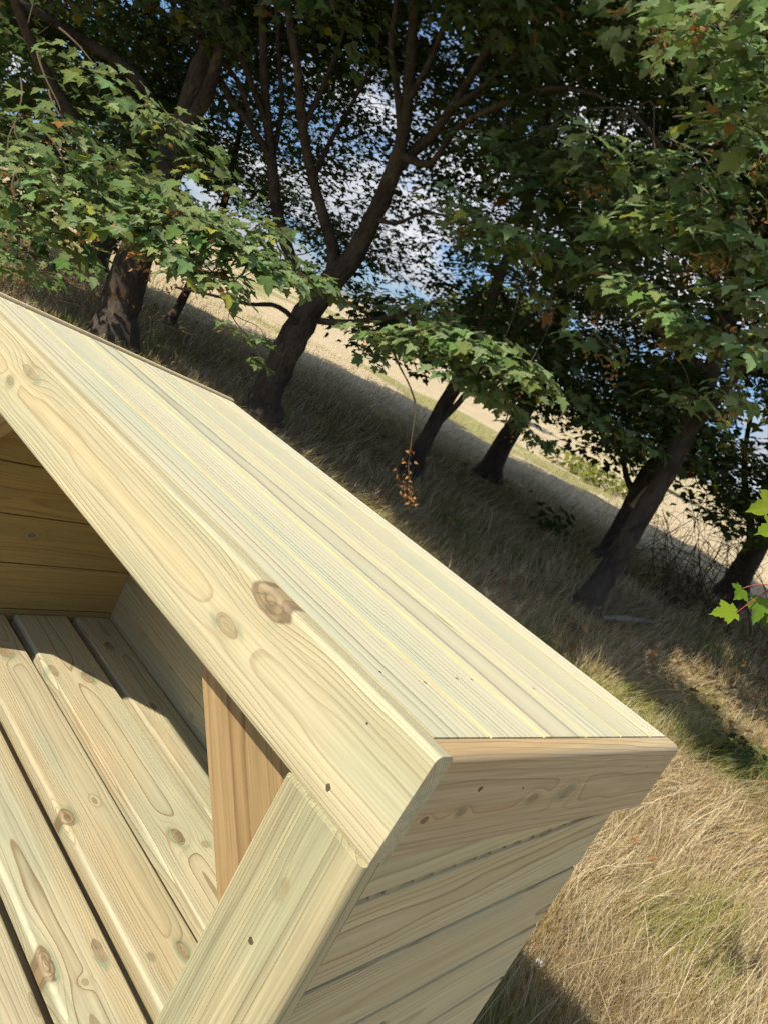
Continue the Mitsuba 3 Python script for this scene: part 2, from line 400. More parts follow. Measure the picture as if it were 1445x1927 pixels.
LEAFV = {r: [leaf_mesh(r, f, d, s) for s, (f, d) in enumerate(((0.25, 0.25), (0.12, 0.45), (0.4, 0.15), (0.2, 0.6)))] for r in (0, 1, 2)}
for nm, tr in (('leaf', 0.8),):
    scene[nm] = {'type': 'principledthin', 'base_color': {'type': 'mesh_attribute', 'name': 'vertex_color'}, 'roughness': 0.42, 'diff_trans': tr, 'spec_trans': 0.0, 'eta': 1.4}


def frames(normals, tips):
    """Rotation matrices (n,3,3) with columns x, y (tip), z (normal)."""
    z = normals / np.linalg.norm(normals, axis=1, keepdims=True)
    y = tips - (tips * z).sum(1, keepdims=True) * z
    y /= np.linalg.norm(y, axis=1, keepdims=True) + 1e-9
    x = np.cross(y, z)
    return np.stack([x, y, z], 2)


def leaf_colors(n, r, kind='green'):
    g = r.random(n)
    base = np.array([0.074, 0.124, 0.040])[None] * (0.75 + 0.6 * g[:, None])
    base[:, 0] *= 0.8 + 0.6 * r.random(n)
    base[:, 2] *= 0.8 + 0.6 * r.random(n)
    pale = r.random(n) < 0.25
    base[pale] = base[pale] * 0.7 + np.array([0.07, 0.09, 0.06])
    odd = r.random(n)
    base[odd < 0.025] = [0.20, 0.21, 0.03]
    base[(odd > 0.025) & (odd < 0.045)] = [0.19, 0.10, 0.035]
    if kind == 'bright':
        base = np.array([0.20, 0.33, 0.05])[None] * (0.8 + 0.4 * g[:, None])
    return base


def leaves_mesh(P, Rm, size, col, rough, r):
    """One joined mesh of all leaves."""
    Vs, Fs, Cs, off = [], [], [], 0
    which = r.integers(0, 4, len(P))
    for w in range(4):
        sel = np.nonzero(which == w)[0]
        if not len(sel):
            continue
        V, F = LEAFV[rough][w]
        X = np.einsum('kij,nj->kni', Rm[sel], V) * size[sel, None, None] + P[sel, None]
        Vs.append(X.reshape(-1, 3))
        Fs.append((F[None] + (np.arange(len(sel)) * len(V))[:, None, None]).reshape(-1, 3) + off)
        cc = np.repeat(col[sel], len(V), 0)
        Cs.append(cc)
        off += len(sel) * len(V)
    return np.vstack(Vs), np.vstack(Fs), np.vstack(Cs)


def tube(pts, rad, sides=8, rough=0.0, seed=0):
    """Tapered tube along a polyline, smoothed; returns vertices, faces."""
    pts = np.asarray(pts, float)
    rad = np.asarray(rad, float)
    d = np.r_[0, np.cumsum(np.linalg.norm(np.diff(pts, axis=0), axis=1))]
    n = max(len(pts), 2)
    if len(pts) > 2:
        n = len(pts) * 3
        tt = np.linspace(0, d[-1], n)
        from scipy.interpolate import PchipInterpolator
        keep = np.r_[True, np.diff(d) > 1e-6]
        pts = PchipInterpolator(d[keep], pts[keep])(tt)
        rad = np.interp(tt, d, rad)
    dirs = np.gradient(pts, axis=0)
    dirs /= np.linalg.norm(dirs, axis=1, keepdims=True) + 1e-9
    ref = np.array([0.3, 0.9, 0.2])
    a = np.cross(dirs, ref)
    a /= np.linalg.norm(a, axis=1, keepdims=True) + 1e-9
    b = np.cross(dirs, a)
    th = np.arange(sides) / sides * 2 * math.pi
    ring = np.cos(th)[None, :, None] * a[:, None] + np.sin(th)[None, :, None] * b[:, None]
    rr = rad[:, None] * np.ones(sides)
    if rough:
        q = pts[:, None] + ring * rad[:, None, None]
        rr = rr * (1 + rough * 2 * (np_fbm(q * 9 + seed, 3) - 0.5))
    V = (pts[:, None] + ring * rr[..., None]).reshape(-1, 3)
    F = []
    for i in range(len(pts) - 1):
        for j in range(sides):
            p, q = i * sides + j, i * sides + (j + 1) % sides
            F += [(p, q + sides, q), (p, p + sides, q + sides)]
    V = np.vstack([V, pts[-1]])
    last = (len(pts) - 1) * sides
    F += [(last + j, len(V) - 1, last + (j + 1) % sides) for j in range(sides)]
    return V, np.array(F)


def join(parts):
    Vs, Fs, off = [], [], 0
    for V, F in parts:
        Vs.append(V)
        Fs.append(F + off)
        off += len(V)
    return np.vstack(Vs), np.vstack(Fs)


def bark_fn(base, dark, lichen):
    def fn(p, n, uv):
        f = 0.5 * mikit.fbm(p.x * 60, p.y * 60, p.z * 16, 3) + 0.5 * mikit.fbm(p.x * 9, p.y * 9, p.z * 4, 3)
        g = noise(p.x * 7, p.y * 7, p.z * 5)
        c = mix(dark, base, smoothstep(0.3, 0.65, f))
        return mix(c, lichen, 0.5 * smoothstep(0.6, 0.8, g) * smoothstep(0.4, 0.6, f))
    return fn


scene['bark'] = {'type': 'twosided', 'bsdf': {'type': 'principled', 'base_color': mikit.proc(bark_fn((0.085, 0.070, 0.056), (0.038, 0.031, 0.026), (0.13, 0.115, 0.075))), 'roughness': 0.85, 'specular': 0.2}}
scene['twig'] = {'type': 'twosided', 'bsdf': {'type': 'principled', 'base_color': rgb((0.085, 0.068, 0.045)), 'roughness': 0.8, 'specular': 0.2}}
scene['seed_brown'] = {'type': 'twosided', 'bsdf': {'type': 'principled', 'base_color': rgb((0.34, 0.17, 0.055)), 'roughness': 0.7}}


def ground_point(px, py):
    v = R_RIGHT * (px - 722.5) + R_DOWN * (py - 963.5) + R_FWD * F_PX
    return CAM + v * (CAM[2] / -v[2])


# trees: base pixel, then limbs as (pixel x, pixel y, distance, radius)
TREES = {}


def tree(label, base, limbs, group='maples of the row behind the shelter', slim=0.86):
    key = thing('maple_tree', label, 'tree', group)
    g = ground_point(*base[:2]) if len(base) == 3 else np.array([base[0], base[1], 0.0])
    d0 = np.linalg.norm(g - CAM)
    nodes = []
    for i, limb in enumerate(limbs):
        pts, rad = [], []
        if i == 0:
            pts += [g - [0, 0, 0.12], g + [0, 0, 0.03], g + [0, 0, 0.14]]
            rad += [abs(base[2]) * 2.2 * slim, abs(base[2]) * 1.6 * slim, abs(base[2]) * 1.2 * slim]
        for (x, y, dd, r) in limb:
            pts.append(at(x, y, d0 + dd) if r > 0 else np.array([x, y, dd]))
            rad.append(abs(r) * slim)
        V, F = tube(pts, rad, 14 if i == 0 else 9, 0.22 if i == 0 else 0.15, i * 3.7)
        put('trunk' if i == 0 else 'limb', mikit.ply((V, F), 'bark', smooth=True), key)
        nodes += [(p, r) for p, r in zip(pts[1:], rad[1:])]
    TREES[key] = {'g': g, 'nodes': nodes, 'clusters': [], 'd0': d0}
    return key


t_left = tree('thickest maple trunk, nearly black, rising behind the far end of the roof', (205, 655, 0.26), [
    [(222, 590, 0, 0.235), (240, 530, 0, 0.22), (262, 465, 0, 0.205), (290, 400, 0, 0.19), (318, 320, 0, 0.16), (345, 240, 0, 0.14), (380, 130, 0.1, 0.12), (430, 0, 0.2, 0.10), (480, -160, 0.3, 0.07)],
    [(268, 455, 0, 0.15), (235, 380, -0.3, 0.11), (180, 290, -0.6, 0.08), (110, 180, -0.9, 0.06), (50, 60, -1.2, 0.045), (10, -60, -1.4, 0.03)],
    [(318, 320, 0, 0.10), (300, 220, 0.3, 0.08), (230, 120, 0.4, 0.06), (100, 40, 0.4, 0.05), (0, -20, 0.5, 0.04)],
    [(345, 240, 0, 0.09), (400, 150, -0.4, 0.07), (420, 60, -0.5, 0.05), (430, -60, -0.6, 0.035)]])
t_main = tree('forked maple trunk in the centre, leaning up from behind the roof corner', (485, 800, 0.20), [
    [(500, 745, 0, 0.185), (522, 700, 0, 0.175), (545, 650, 0, 0.17), (575, 595, 0, 0.165), (612, 545, 0, 0.14), (660, 490, -0.1, 0.12), (695, 425, -0.2, 0.105), (733, 340, -0.3, 0.09), (757, 255, -0.4, 0.075), (768, 165, -0.5, 0.06), (775, 60, -0.6, 0.05), (785, -70, -0.7, 0.04)],
    [(610, 560, 0, 0.10), (628, 490, 0, 0.075), (610, 410, 0, 0.062), (588, 330, 0, 0.055), (570, 240, -0.1, 0.052), (562, 140, -0.2, 0.045), (545, 40, -0.2, 0.04), (540, -70, -0.3, 0.03)],
    [(590, 575, 0.05, 0.08), (545, 480, 0.3, 0.075), (520, 390, 0.4, 0.07), (512, 300, 0.4, 0.06), (500, 190, 0.4, 0.05), (496, 80, 0.4, 0.045), (490, -60, 0.4, 0.035)],
    [(515, 310, 0.4, 0.045), (475, 240, 0.3, 0.038), (430, 180, 0.2, 0.034), (390, 90, 0.1, 0.03), (350, -20, 0.0, 0.024)],
    [(505, 240, 0.4, 0.04), (455, 110, 0.2, 0.034), (420, 30, 0.1, 0.03), (400, -40, 0, 0.025)],
    [(740, 320, -0.3, 0.07), (800, 265, -0.4, 0.055), (850, 200, -0.6, 0.045), (905, 110, -0.8, 0.04), (950, 20, -1.0, 0.034), (980, -60, -1.1, 0.025)],
    [(750, 290, -0.35, 0.05), (800, 310, -0.6, 0.035), (860, 240, -0.9, 0.03), (960, 190, -1.3, 0.026), (1060, 165, -1.7, 0.02), (1150, 190, -2.0, 0.012)],
    [(585, 600, 0.1, 0.045), (640, 607, -0.3, 0.04), (690, 603, -0.6, 0.032), (760, 590, -1.0, 0.024), (830, 560, -1.4, 0.015)],
    [(560, 610, -0.1, 0.03), (520, 575, -0.5, 0.026), (470, 572, -0.9, 0.02), (420, 560, -1.3, 0.016), (330, 540, -1.7, 0.010)],
    [(570, 240, -0.1, 0.035), (600, 180, 0, 0.028), (640, 80, 0.2, 0.022), (655, -30, 0.3, 0.016)],
    [(755, 260, -0.4, 0.045), (748, 180, -0.5, 0.038), (735, 90, -0.6, 0.03), (745, 0, -0.7, 0.026), (740, -60, -0.7, 0.02)],
    [(765, 190, -0.5, 0.04), (800, 130, -0.6, 0.032), (830, 60, -0.7, 0.026), (850, -40, -0.8, 0.02)],
    [(850, 200, -0.6, 0.035), (900, 170, -0.8, 0.028), (960, 110, -1.0, 0.022), (1010, 60, -1.2, 0.016), (1060, -20, -1.4, 0.01)],
    [(512, 300, 0.4, 0.035), (530, 210, 0.5, 0.03), (525, 110, 0.5, 0.025), (520, 0, 0.5, 0.02), (515, -60, 0.5, 0.016)],
    [(590, 335, 0.1, 0.035), (620, 270, 0.3, 0.028), (660, 200, 0.5, 0.024), (700, 120, 0.6, 0.018), (715, 20, 0.7, 0.014)],
    [(475, 240, 0.3, 0.03), (440, 140, 0.2, 0.026), (360, 60, 0.0, 0.022), (280, 0, -0.2, 0.016)],
    [(700, 410, -0.2, 0.03), (740, 420, -0.5, 0.022), (800, 400, -0.8, 0.016), (860, 410, -1.2, 0.01)]])
t_third = tree('slim dark maple trunk with a thin second stem, right of the roof corner', (767, 900, 0.13), [
    [(785, 860, 0, 0.115), (812, 805, 0, 0.105), (845, 745, 0, 0.10), (878, 690, 0, 0.09), (910, 610, 0.1, 0.08), (940, 520, 0.2, 0.065), (975, 420, 0.3, 0.05), (1010, 300, 0.4, 0.04), (1040, 150, 0.5, 0.03)],
    [(820, 800, 0, 0.045), (865, 755, -0.2, 0.04), (905, 700, -0.4, 0.032), (960, 640, -0.6, 0.026), (1030, 560, -0.8, 0.018)]])
t_fourth = tree('dark maple trunk standing alone against the sunlit field', (915, 900, 0.21), [
    [(928, 870, 0, 0.20), (950, 830, 0, 0.175), (975, 790, 0, 0.165), (1005, 735, 0, 0.15), (1035, 660, 0, 0.13), (1060, 560, 0.1, 0.11), (1090, 440, 0.2, 0.085), (1120, 300, 0.3, 0.06), (1150, 150, 0.4, 0.04)],
    [(1010, 730, 0, 0.08), (980, 640, 0.3, 0.065), (940, 540, 0.6, 0.05), (900, 430, 0.8, 0.035)]])
t_black = tree('black-looking maple trunk forked low, behind the paler leaning trunk', (1142, 1055, 0.19), [
    [(1160, 1010, 0, 0.165), (1185, 960, 0, 0.15), (1208, 910, 0, 0.14), (1245, 850, 0, 0.11), (1265, 780, 0, 0.09), (1275, 690, 0.1, 0.07), (1290, 560, 0.2, 0.05)],
    [(1195, 930, 0, 0.06), (1178, 895, -0.1, 0.045), (1174, 850, -0.1, 0.038), (1185, 780, -0.1, 0.034), (1200, 700, -0.1, 0.028), (1190, 600, 0, 0.02)]])
t_pale = tree('pale grey-brown maple trunk leaning right, nearest of the row', (1095, 1150, 0.13), [
    [(1118, 1115, 0, 0.125), (1150, 1065, 0, 0.115), (1182, 1015, 0, 0.11), (1215, 955, 0, 0.105), (1248, 900, 0, 0.10), (1285, 830, 0, 0.10), (1320, 750, 0, 0.095), (1350, 660, 0, 0.085), (1385, 560, 0, 0.075), (1430, 430, 0, 0.06), (1480, 280, 0, 0.045)],
    [(1290, 820, 0, 0.06), (1345, 760, -0.3, 0.045), (1400, 690, -0.6, 0.04), (1460, 640, -0.9, 0.03)],
    [(1350, 660, 0, 0.05), (1350, 560, -0.4, 0.04), (1320, 430, -0.8, 0.03), (1260, 300, -1.2, 0.024), (1180, 200, -1.6, 0.018)],
    [(1335, 700, 0, 0.045), (1260, 640, -0.5, 0.03), (1180, 560, -1.0, 0.022), (1090, 470, -1.5, 0.016)],
    [(1385, 560, 0, 0.05), (1380, 420, -0.5, 0.035), (1360, 250, -1.0, 0.026), (1330, 60, -1.5, 0.018)]])
t_right = tree('dark maple trunk at the right edge of the photo beside a twig tangle', (1368, 1130, 0.26), [
    [(1390, 1085, 0, 0.22), (1420, 1035, 0, 0.20), (1450, 990, 0, 0.18), (1490, 930, 0, 0.16), (1540, 830, 0, 0.13), (1600, 700, 0, 0.1)],
    [(1415, 1040, 0, 0.10), (1410, 960, -0.2, 0.07), (1400, 880, -0.3, 0.05), (1420, 760, -0.4, 0.04)]])


t_side = tree('maple reaching in from beyond the right edge with bright yellow-green leaves', (2.5, 5.6, 0.16, 'w'), [
    [(2.5, 5.55, 0.8, -0.15), (2.45, 5.4, 1.8, -0.14), (2.4, 5.2, 2.8, -0.12), (2.3, 5.0, 4.2, -0.09), (2.2, 4.9, 6.0, -0.05)],
    [(2.45, 5.4, 1.8, -0.06), (1.9, 4.4, 2.1, -0.04), (1.2, 3.2, 2.0, -0.024), (0.75, 2.35, 1.72, -0.012), (0.5, 2.0, 1.50, -0.006), (0.34, 1.62, 1.34, -0.0035)],
    [(2.4, 5.2, 2.8, -0.06), (1.6, 4.2, 3.6, -0.04), (0.6, 3.2, 3.6, -0.025), (-0.4, 2.6, 3.3, -0.012)]], None)
t_thin = tree('thin leaning maple trunk rising in the shade just right of the thick left one', (318, 612, 0.085), [
    [(330, 590, 0, 0.08), (345, 560, 0, 0.075), (365, 520, 0, 0.07), (390, 460, 0, 0.065), (420, 390, 0.1, 0.06), (445, 280, 0.3, 0.05), (470, 120, 0.5, 0.04)]])
t_back = tree('dim maple trunk far back on the left, seen behind the thick dark one', (172, 508, 0.26), [
    [(182, 485, 0, 0.22), (200, 450, 0, 0.2), (225, 400, 0, 0.18), (250, 330, 0, 0.15), (280, 220, 0, 0.1), (310, 90, 0, 0.07)],
    [(215, 420, 0, 0.12), (190, 350, 0.3, 0.09), (120, 270, 0.6, 0.06)]])


def cluster(key, c, n, size, flat=0.35, rad=0.4, near=False, kind='green'):
    TREES[key]['clusters'].append((np.asarray(c, float), n, size, flat, rad, near, kind))


# sprays seen against the light side: (tree, pixel x, y, distance, leaf count, radius)
NEAR = []


def spray(key, x, y, d, n, rad, size=0.085, kind='green'):
    cluster(key, at(x, y, d), int(n * 2.8), size, 0.30, rad, True, kind)


for (x, y, d, n, rd) in [(200, 150, 5.0, 26, .42), (120, 230, 5.0, 26, .42), (330, 230, 5.4, 24, .4), (150, 330, 4.8, 30, .42), (60, 300, 4.8, 22, .4), (260, 330, 4.8, 28, .36), (330, 370, 4.7, 34, .33), (60, 400, 4.8, 24, .33), (180, 390, 4.6, 30, .33), (270, 420, 4.5, 36, .33), (370, 420, 4.5, 36, .33), (440, 450, 4.6, 34, .33), (330, 480, 4.4, 30, .28), (400, 510, 4.4, 34, .28), (480, 480, 4.5, 34, .3), (540, 500, 4.7, 30, .28), (590, 515, 4.8, 18, .2), (120, 440, 4.9, 16, .28), (30, 480, 5.0, 14, .28), (490, 420, 4.8, 24, .3), (420, 330, 5.2, 14, .3)]:
    spray(t_main if x > 230 else t_left, x, y, d, n, rd)
for (x, y, d, n, rd) in [(820, 640, 4.6, 30, .28), (880, 640, 4.5, 34, .28), (940, 660, 4.4, 36, .28), (985, 700, 4.4, 30, .26), (880, 700, 4.5, 26, .24), (760, 640, 4.8, 14, .2), (930, 730, 4.6, 18, .2), (830, 590, 5.0, 18, .28), (700, 620, 5.2, 12, .2)]:
    spray(t_main, x, y, d, n, rd)
for (x, y, d, n, rd) in [(900, 430, 5.0, 20, .28), (960, 440, 4.8, 24, .3), (870, 380, 5.2, 18, .3), (1130, 260, 4.4, 10, .24), (1140, 320, 4.6, 18, .3), (1250, 420, 4.3, 26, .3), (1330, 430, 4.2, 30, .3), (1400, 470, 4.1, 28, .28), (1170, 430, 4.6, 22, .3), (1430, 560, 4.0, 24, .25), (1240, 560, 4.3, 28, .28), (1290, 600, 4.2, 26, .25), (1180, 540, 4.5, 22, .28), (1330, 650, 4.2, 16, .22), (1420, 650, 4.0, 18, .22), (1340, 330, 4.3, 22, .3), (1400, 250, 4.2, 22, .3), (1250, 300, 4.6, 18, .3), (1120, 640, 4.8, 14, .25), (1060, 480, 4.9, 14, .28), (1390, 740, 4.4, 12, .22), (1300, 750, 5.0, 14, .25), (930, 280, 5.4, 14, .3), (1030, 560, 5.0, 12, .25)]:
    spray(t_pale, x, y, d, n, rd)
for (x, y, d, n, rd) in [(1420, 60, 3.6, 20, .3), (1360, 110, 3.9, 20, .3), (1430, 160, 3.7, 22, .3), (1290, 60, 4.4, 18, .35), (1200, 40, 4.8, 18, .35), (1390, 20, 3.6, 16, .3), (1340, 30, 4.0, 18, .3), (1440, 260, 3.7, 14, .26)]:
    spray(t_side, x, y, d, n, rd)

for (x, y, d, n, rd) in [(20, 200, 9, 60, .9), (90, 260, 9.5, 60, .9), (40, 310, 9, 60, .9), (120, 340, 10, 60, .9), (180, 270, 10, 60, .9), (60, 380, 9.5, 50, .8), (150, 410, 10, 50, .7), (250, 330, 11, 60, .9), (10, 420, 9, 40, .6), (230, 410, 11, 40, .7), (300, 260, 11, 60, .9), (330, 380, 11.5, 40, .7), (0, 260, 8, 60, .8)]:
    cluster(t_back, at(x, y, d), n * 3, 0.11, 0.45, rd)

for (key, x, y, d, n, rd) in [(t_fourth, 985, 800, 6.6, 16, .22), (t_fourth, 1020, 830, 6.8, 14, .2), (t_fourth, 960, 770, 6.6, 12, .2), (t_black, 1150, 800, 7.0, 16, .3), (t_black, 1110, 760, 7.0, 18, .35), (t_black, 1210, 830, 7.0, 14, .3), (t_main, 490, 680, 6.6, 7, .12), (t_main, 445, 620, 6.4, 8, .16),
                            (t_main, 500, 640, 6.4, 6, .12), (t_left, 75, 510, 6.0, 10, .25), (t_left, 150, 490, 6.2, 10, .25), (t_third, 720, 640, 6.4, 14, .25), (t_third, 700, 670, 6.2, 10, .18), (t_third, 750, 570, 7.0, 18, .35), (t_main, 640, 560, 6.8, 8, .2), (t_right, 1300, 860, 8.0, 20, .4), (t_right, 1400, 840, 8.0, 20, .4)]:
    spray(key, x, y, d, n, rd)
lowr = np.random.default_rng(3)
for x in range(650, 1470, 34):
    hor = 527 + (x - 600) * 0.5176
    for _ in range(2):
        cluster(t_third if x < 860 else t_fourth if x < 1120 else t_right, at(x + lowr.uniform(-20, 20), hor + lowr.uniform(-110, 45), lowr.uniform(9.0, 12.5)), 110, 0.10, 0.45, lowr.uniform(.5, .8))

# the crowns: flattened sprays through a volume, kept clear of the sun's way to the shelter and the near grass
SDIR = SUN / SUN[2]


def sun_ground(P):
    return P[..., 0] - SDIR[0] * P[..., 2], P[..., 1] - SDIR[1] * P[..., 2]


def shade_ok(P):
    gx, gy = sun_ground(P)
    lim = 4.7 + 0.9 * (gx + 1.9) * (gx > -1.9) - 0.25 * np.clip(-4 - gx, 0, 8)
    return gy > lim + 0.7 * (np_noise(np.stack([gx * 0.8, gy * 0.8, gx * 0], -1)) - 0.5)


cand = np.random.default_rng(21)
keys = [k for k in TREES if k != t_side]
trunk_xy = np.array([np.mean([n[0][:2] for n in TREES[k]['nodes'][:4]], 0) for k in keys])
want, got = 2350, 0
while got < want:
    P = np.array([cand.uniform(-14, 5), cand.uniform(0.5, 13.5), cand.uniform(1.3, 9.0)])
    dist = np.linalg.norm(trunk_xy - P[:2], axis=1)
    k = int(np.argmin(dist + 0.6 * cand.random(len(keys))))
    h = P[2]
    reach = 4.2 * math.sin(min(1.0, max(0.05, (9.6 - h) / 6.0)) * math.pi / 2)
    if dist[k] > reach or not shade_ok(P):
        continue
    if P[1] < 3.4 + (P[0] + 7.1) * 0.61 - 3.0 - 0.5 * math.sin(P[0] * 2.1 + P[2] * 1.3):
        continue
    q = px_of(P)[0]
    inview = not np.isnan(q[0]) and -150 < q[0] < 1600 and -150 < q[1] < 1900
    dc = np.linalg.norm(P - CAM)
    if dc < 4.3:
        continue
    if not inview and P[1] < 3.4 + (P[0] + 7.1) * 0.61 - 1.3:
        continue
    if inview:
        if 400 < q[0] < 900 and 40 < q[1] and dc < 8.6:
            continue
        # leave the low bay under the crowns open: field and trunks show there
        hor = 527 + (q[0] - 600) * 0.5176
        low = np.interp(q[0], [0, 300, 360, 640, 700, 1000, 1445], [170, 140, -70, -60, 10, 35, 0])
        if q[1] > hor + low or (h < 2.2 and cand.random() < 0.4):
            continue
        if 400 < q[0] < 900 and 110 < q[1] < hor and cand.random() < 0.08:
            continue
        if 640 < q[0] < 1500 and cand.random() < (0.52 if hor - 420 < q[1] else 0.3):
            continue
    if inview:
        lace = 400 < q[0] < 900 and 110 < q[1]
        cluster(keys[k], P, int(cand.integers(60, 95)) if lace else int(cand.integers(110, 165)), 0.082 if lace else 0.092, 0.5 if lace else 0.4, cand.uniform(0.4, 0.65), False)
    else:
        cluster(keys[k], P, int(cand.integers(45, 65)), 0.15, 0.4, cand.uniform(0.45, 0.65), False)
    got += 1

# unseen leaf clusters added above the frame to shade the ground before the trunks
added_shade = np.random.default_rng(44)
for _ in range(185):
    z = added_shade.uniform(4.2, 6.4)
    gx_, gy_ = added_shade.uniform(-7.5, -1.9), added_shade.uniform(4.8, 7.8)
    P = np.array([gx_ + SDIR[0] * z, gy_ + SDIR[1] * z, z])
    q = px_of(P)[0]
    if not np.isnan(q[0]) and -60 < q[0] < 1500 and q[1] > -70:
        continue
    cluster(t_main if gx_ < -3.5 else t_pale, P, 60, 0.15, 0.4, 0.55, False)

total_near = 0
for key in list(TREES):
    tr = TREES[key]
    npos = np.array([n[0] for n in tr['nodes']])
    nrad = np.array([n[1] for n in tr['nodes']])
    nearP, nearR, nearS, nearC = [], [], [], []
    midP, midR, midS, midC = [], [], [], []
    twigs = []
    seeds = []
    for (c, n, size, flat, rad, near, kind) in tr['clusters']:
        r = np.random.default_rng(int(abs(c[0]) * 1e4 + abs(c[1]) * 1e3))
        # leaves in a flattened, drooping, lumpy spray
        q = r.normal(0, 1, (n, 3))
        q /= np.linalg.norm(q, axis=1, keepdims=True)
        q *= r.random((n, 1)) ** 0.45 * rad
        q[:, 2] *= flat
        q[:, 2] -= 0.35 * (q[:, 0] ** 2 + q[:, 1] ** 2) / max(rad, .1) * 0.6
        P = c + q
        out = q * [1, 1, 0.3] + r.normal(0, 0.12, (n, 3))
        nrm = np.array([0, 0, 1.0]) + r.normal(0, 0.33, (n, 3)) + SUN / np.linalg.norm(SUN) * 0.25 + q / rad * 0.35
        tip = out / (np.linalg.norm(out, axis=1, keepdims=True) + 1e-6) + [0, 0, -0.35]
        Rm = frames(nrm, tip)
        S = size * r.uniform(0.5, 1.22, n)
        C = leaf_colors(n, r, kind)
        if near and kind == 'green':  # near sprays: sunlit brightness is put into the leaf colour
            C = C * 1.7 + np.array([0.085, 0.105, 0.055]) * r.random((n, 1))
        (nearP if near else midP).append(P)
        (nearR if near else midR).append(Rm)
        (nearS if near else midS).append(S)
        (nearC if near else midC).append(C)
        # a twig from the closest limb, and twiglets to some leaves
        i = int(np.argmin(np.linalg.norm(npos - c, axis=1) - 2 * nrad))
        a = npos[i]
        a = c + (a - c) * min(1.0, 0.9 / max(np.linalg.norm(c - a), 1e-3))
        ln = np.linalg.norm(c - a)
        m1 = a + (c - a) * 0.4 + [0, 0, 0.04 * ln] + r.normal(0, 0.05, 3) * ln
        m2 = a + (c - a) * 0.75 + [0, 0, 0.035 * ln] + r.normal(0, 0.04, 3) * ln
        r0 = min(0.013, nrad[i] * 0.6, 0.004 + 0.004 * ln)
        twigs.append(tube([a, m1, m2, c], [r0, r0 * 0.7, r0 * 0.5, 0.003], 5))
        for j in range(min(n, 7 if near else 3)):
            twigs.append(tube([c + (P[j] - c) * 0.02, c + (P[j] - c) * 0.55 + [0, 0, 0.015], P[j]], [0.0028, 0.002, 0.0012], 3))
        if near and r.random() < 0.45:
            seeds.append(c + q[0] * 0.7 - [0, 0, 0.07])
    # the 300 largest-looking near leaves as parts, the rest as one mesh
    if nearP:
        P, Rm, S, C = (np.concatenate(x) for x in (nearP, nearR, nearS, nearC))
        pxs = px_of(P)
        seen = (pxs[:, 0] > 0) & (pxs[:, 0] < 1445) & (pxs[:, 1] > 0) & (pxs[:, 1] < 1927)
        app = np.where(seen, S / np.linalg.norm(P - CAM, axis=1), 0)
        order = np.argsort(-app)
        pick = [i for i in order[:300] if app[i] > 0]
        rest = np.setdiff1d(np.arange(len(P)), pick)
        rl = np.random.default_rng(5)
        for i in pick:
            V, F = LEAFV[0][int(rl.integers(0, 4))]
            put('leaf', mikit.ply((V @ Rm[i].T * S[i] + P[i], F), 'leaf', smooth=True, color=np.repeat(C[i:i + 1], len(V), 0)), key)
        if len(rest):
            midextra = leaves_mesh(P[rest], Rm[rest], S[rest], C[rest], 1, rl)
        else:
            midextra = None
        total_near += len(P)
    else:
        midextra = None
    packs = [midextra] if midextra else []
    if midP:
        P, Rm, S, C = (np.concatenate(x) for x in (midP, midR, midS, midC))
        pxs = px_of(P)
        seen = (pxs[:, 0] > -40) & (pxs[:, 0] < 1485) & (pxs[:, 1] > -40) & (pxs[:, 1] < 1967)
        close = np.linalg.norm(P - CAM, axis=1) < 6.0
        for sel, lod in ((seen & close, 1), (~(seen & close), 2)):
            if sel.any():
                packs.append(leaves_mesh(P[sel], Rm[sel], S[sel], C[sel], lod, np.random.default_rng(9)))
    if packs:
        off, Vs, Fs, Cs = 0, [], [], []
        for V, F, C in packs:
            Vs.append(V)
            Fs.append(F + off)
            Cs.append(C)
            off += len(V)
        put('foliage', mikit.ply((np.vstack(Vs), np.vstack(Fs)), 'leaf', smooth=False, color=np.vstack(Cs)), key, kind='stuff')
    if twigs:
        put('twigs', mikit.ply(join(twigs), 'twig', smooth=True), key, kind='stuff')
    for c in seeds:
        r = np.random.default_rng(int(abs(c[0]) * 1e4))
        parts = []
        for _ in range(16):
            o = r.normal(0, 0.035, 3) * [1, 1, 1.2]
            V, F = LEAFV[2][0]
            Rm = frames(r.normal(0, 1, (1, 3)), r.normal(0, 1, (1, 3)) - [[0, 0, 0.6]])[0]
            parts.append((V * [0.45, 1, 0.5] @ Rm.T * 0.034 + c + o, F))
        put('seed_cluster', mikit.ply(join(parts), 'seed_brown', smooth=False), key, kind='stuff')


# ------------------------------------------------------------------ leaves of the near sprig at the right edge
scene['red_stalk'] = {'type': 'twosided', 'bsdf': {'type': 'principled', 'base_color': rgb((0.30, 0.055, 0.045)), 'roughness': 0.5}}


def img_dir(dx, dy, df=0.0):
    v = R_RIGHT * dx + R_DOWN * dy + R_FWD * df
    return v / np.linalg.norm(v)


